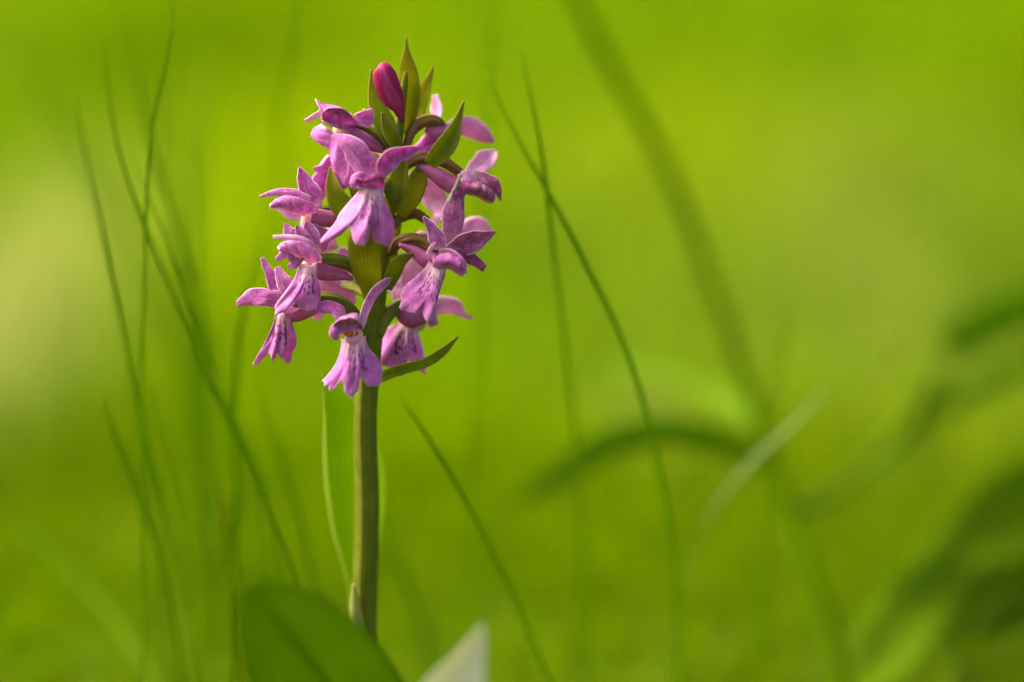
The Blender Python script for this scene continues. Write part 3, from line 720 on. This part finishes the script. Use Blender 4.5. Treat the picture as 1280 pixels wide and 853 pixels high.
blade([(152, -10, 78), (165, 70, 78), (180, 140, 76), (200, 225, 76), (232, 320, 80), (262, 430, 86), (290, 560, 92)], 8, 'soft blurred grass blade behind the kinked one in the tuft')
faint = [([(216, 55, 92), (219, 140, 92), (224, 230, 92), (231, 330, 94), (240, 440, 98), (255, 560, 104)], 7),
         ([(274, 10, 120), (258, 90, 120), (246, 190, 118), (248, 300, 118), (252, 400, 120)], 8),
         ([(228, 400, 90), (240, 480, 90), (258, 570, 94), (280, 680, 98)], 7),
         ([(105, 240, 130), (135, 300, 130), (170, 350, 130), (210, 420, 132)], 9),
         ([(238, 130, 110), (240, 220, 110), (243, 320, 112), (250, 430, 116)], 6),
         ([(200, 190, 70), (214, 260, 70), (226, 330, 72), (236, 420, 76), (246, 520, 82)], 5),
         ([(182, 20, 140), (190, 110, 140), (206, 210, 140), (228, 320, 142)], 7),
         ([(172, 430, 60), (176, 500, 60), (184, 580, 64), (200, 680, 70)], 6),
         ([(256, 470, 120), (262, 560, 120), (266, 660, 122), (272, 760, 126)], 8),
         ([(140, 330, 150), (160, 420, 150), (176, 520, 150), (186, 620, 152)], 9),
         ([(262, 90, 150), (256, 180, 150), (250, 280, 150), (246, 400, 152)], 7),
         ([(205, 90, 80), (208, 180, 80), (212, 280, 82), (216, 390, 86), (226, 500, 92)], 4),
         ([(190, 470, 54), (204, 540, 54), (220, 620, 58), (238, 710, 64)], 5),
         ([(232, 300, 70), (248, 380, 70), (272, 470, 72), (304, 560, 76)], 4),
         ([(310, 500, 100), (318, 580, 100), (332, 670, 102), (350, 770, 106)], 7)]
for p, wd in faint:
    blade(p, wd * 0.8, 'faint out-of-focus grass blade standing within the tuft beside the orchid', group='faint blades in the grass tuft')
blade([(332, 292, 58), (312, 350, 58), (299, 420, 58), (293, 510, 60), (294, 620, 64), (292, 730, 70)], 9, 'upright grass blade bending towards the lowest mauve flower', tilt=0.2)
blade([(127, 494, 40), (142, 540, 40), (162, 590, 42), (184, 650, 46), (210, 730, 54)], 9, 'short grass blade with blunt tip under the outermost slender blade', tilt=0.2)
blade([(318, 465, 66), (335, 530, 66), (358, 595, 70), (378, 660, 74), (395, 740, 80)], 8, 'soft grass blade leaning beside the orchid sheath leaf')
blade([(-30, 632, 150), (30, 665, 148), (90, 715, 142), (150, 785, 132), (200, 860, 120)], 14, 'broad blurred grass blade lying low across the turf beneath the tuft', tilt=0.1)
blade([(272, 585, 90), (285, 660, 90), (295, 740, 92), (302, 820, 96)], 12, 'yellowish grass blade standing behind the broad basal leaf', mat=M_BLADE_Y, tilt=0.1)
blade([(-20, 10, 230), (50, 110, 226), (110, 210, 222), (180, 310, 220), (250, 420, 220)], 14, 'wide blurred grass stalk leaning behind the whole tuft', mat=M_BLADE)
blade([(378, -40, 96), (374, 20, 96), (366, 60, 98), (352, 140, 150), (345, 260, 230)], 7, 'thin blurred grass blade above the topmost flowers', tilt=0.1)
# middle
blade([(605, 88, 26), (640, 160, 26), (684, 238, 26), (728, 322, 28), (768, 404, 32), (798, 484, 38), (818, 560, 46), (834, 640, 58), (845, 740, 74), (850, 850, 92)], 10, 'long arching grass blade curving past a straighter one beside the orchid', tilt=0.1)
blade([(651, 58, 24), (663, 120, 24), (678, 195, 26), (687, 270, 34), (696, 350, 46), (706, 430, 58), (716, 520, 72), (726, 640, 90)], 8, 'straighter grass blade crossing the long arching one beside the orchid', tilt=0.1)
blade([(619, -30, 96), (615, 50, 96), (610, 130, 100), (604, 220, 110), (600, 330, 130)], 7, 'thin faint grass blade behind the tip of the long arching blade')
blade([(497, 494, 26), (528, 536, 27), (568, 602, 30), (610, 680, 36), (650, 765, 44), (690, 860, 54)], 9, 'solitary curved grass blade starting beside the bare orchid stem', tilt=0.1)
blade([(455, 560, 110), (490, 680, 110), (530, 790, 112)], 12, 'short blurred grass blade behind the solitary curved blade')
blade([(1036, 484, 92), (990, 532, 92), (945, 572, 94), (905, 618, 98), (872, 672, 104), (845, 740, 112)], 9.5, 'pale glossy grass blade crossing the thick dark stalk', mat=M_BLADE_SHEEN, tilt=-0.5, basew=0.12)
blade([(992, 370, 150), (974, 440, 150), (962, 510, 152), (955, 600, 156)], 9, 'faint upright grass blade rising near the pale glossy blade')

# tall stalk with drooping leaves and a leafy side branch
def plant(name, loc, label, cat):
    return tag(empty(name, loc), label, cat)
st = [P(x, y, d) for x, y, d in [(1062, 880, 150), (1020, 740, 165), (980, 625, 185), (940, 505, 198), (910, 415, 205), (872, 308, 210), (828, 200, 212), (772, 100, 214), (716, -10, 214), (690, -70, 214)]]
base = to_ground(st[::-1])[-1]
pl = plant('leafy_stalk', (base.x, base.y, 0), 'tall thick leaning stalk with arching leaves and a leafy side branch, all blurred', 'plant')
cs = catmull([tuple(base)] + [tuple(p) for p in st], 50)
tube_world('stem', cs, [0.0028 - 0.0012 * i / 49 for i in range(50)], M_STALK, pl, k=10)
def leaf(pts, width, mat=None, tilt=0.3):
    return blade(pts, width, None, mat or M_BLADE_D, name='leaf', root=False, parent=pl, tilt=tilt)
leaf([(625, 636, 190), (690, 600, 190), (755, 556, 192), (830, 538, 194), (895, 548, 196), (952, 568, 194)], 38, M_BLADE, -0.2)
leaf([(690, 500, 240), (760, 462, 236), (830, 464, 224), (895, 492, 212), (945, 530, 198)], 24, M_BLADE, 0.2)
cs = catmull([tuple(P(x, y, d)) for x, y, d in [(985, 640, 184), (1030, 625, 215), (1080, 585, 245), (1130, 530, 265), (1175, 455, 275), (1195, 415, 278)]], 30)
tube_world('branch', cs, [0.0024 - 0.0016 * i / 29 for i in range(30)], M_BLADE_D, pl, k=10)
leaf([(1350, 350, 290), (1290, 380, 288), (1235, 402, 284), (1180, 435, 276)], 56, M_BLADE)
leaf([(1085, 600, 262), (1112, 582, 264), (1145, 545, 268), (1170, 470, 275)], 44)
leaf([(1340, 430, 300), (1280, 455, 296), (1220, 487, 285), (1140, 525, 266)], 26, M_BLADE)
# low plant at the side
b0 = P(1185, 980, 110)
pl = plant('broadleaf_plant', (b0.x, b0.y, 0), 'low broad-leaved green plant drooping beneath the branch of the tall stalk', 'plant')
cs = catmull([(b0.x, b0.y, -0.003)] + [tuple(P(x, y, d)) for x, y, d in [(1185, 850, 160), (1195, 770, 185), (1235, 690, 200)]], 24)
tube_world('stem', cs, [0.0024 - 0.0018 * i / 23 for i in range(24)], M_BLADE_D, pl, k=10)
leaf([(1360, 580, 225), (1300, 620, 222), (1250, 660, 215), (1195, 730, 200), (1150, 800, 178)], 125, M_BLADE_D, 0.0)
leaf([(1070, 870, 135), (1105, 820, 155), (1150, 755, 180), (1205, 700, 200)], 90, M_BLADE_D, 0.0)
leaf([(1370, 720, 215), (1310, 735, 210), (1240, 750, 198), (1170, 780, 182)], 90, M_BLADE_D, 0.0)

# cream leaf tip at the turf
o = ribbon('cream_leaf', [(545, 960, 84), (560, 890, 83), (585, 830, 82), (604, 782, 80)], [60, 92, 46, 4], M_CREAM, None, n=24, m=11, tilt=0.1, cup=0.25)
tag(o, 'pale cream pointed leaf standing low beside the orchid foot', 'leaf')
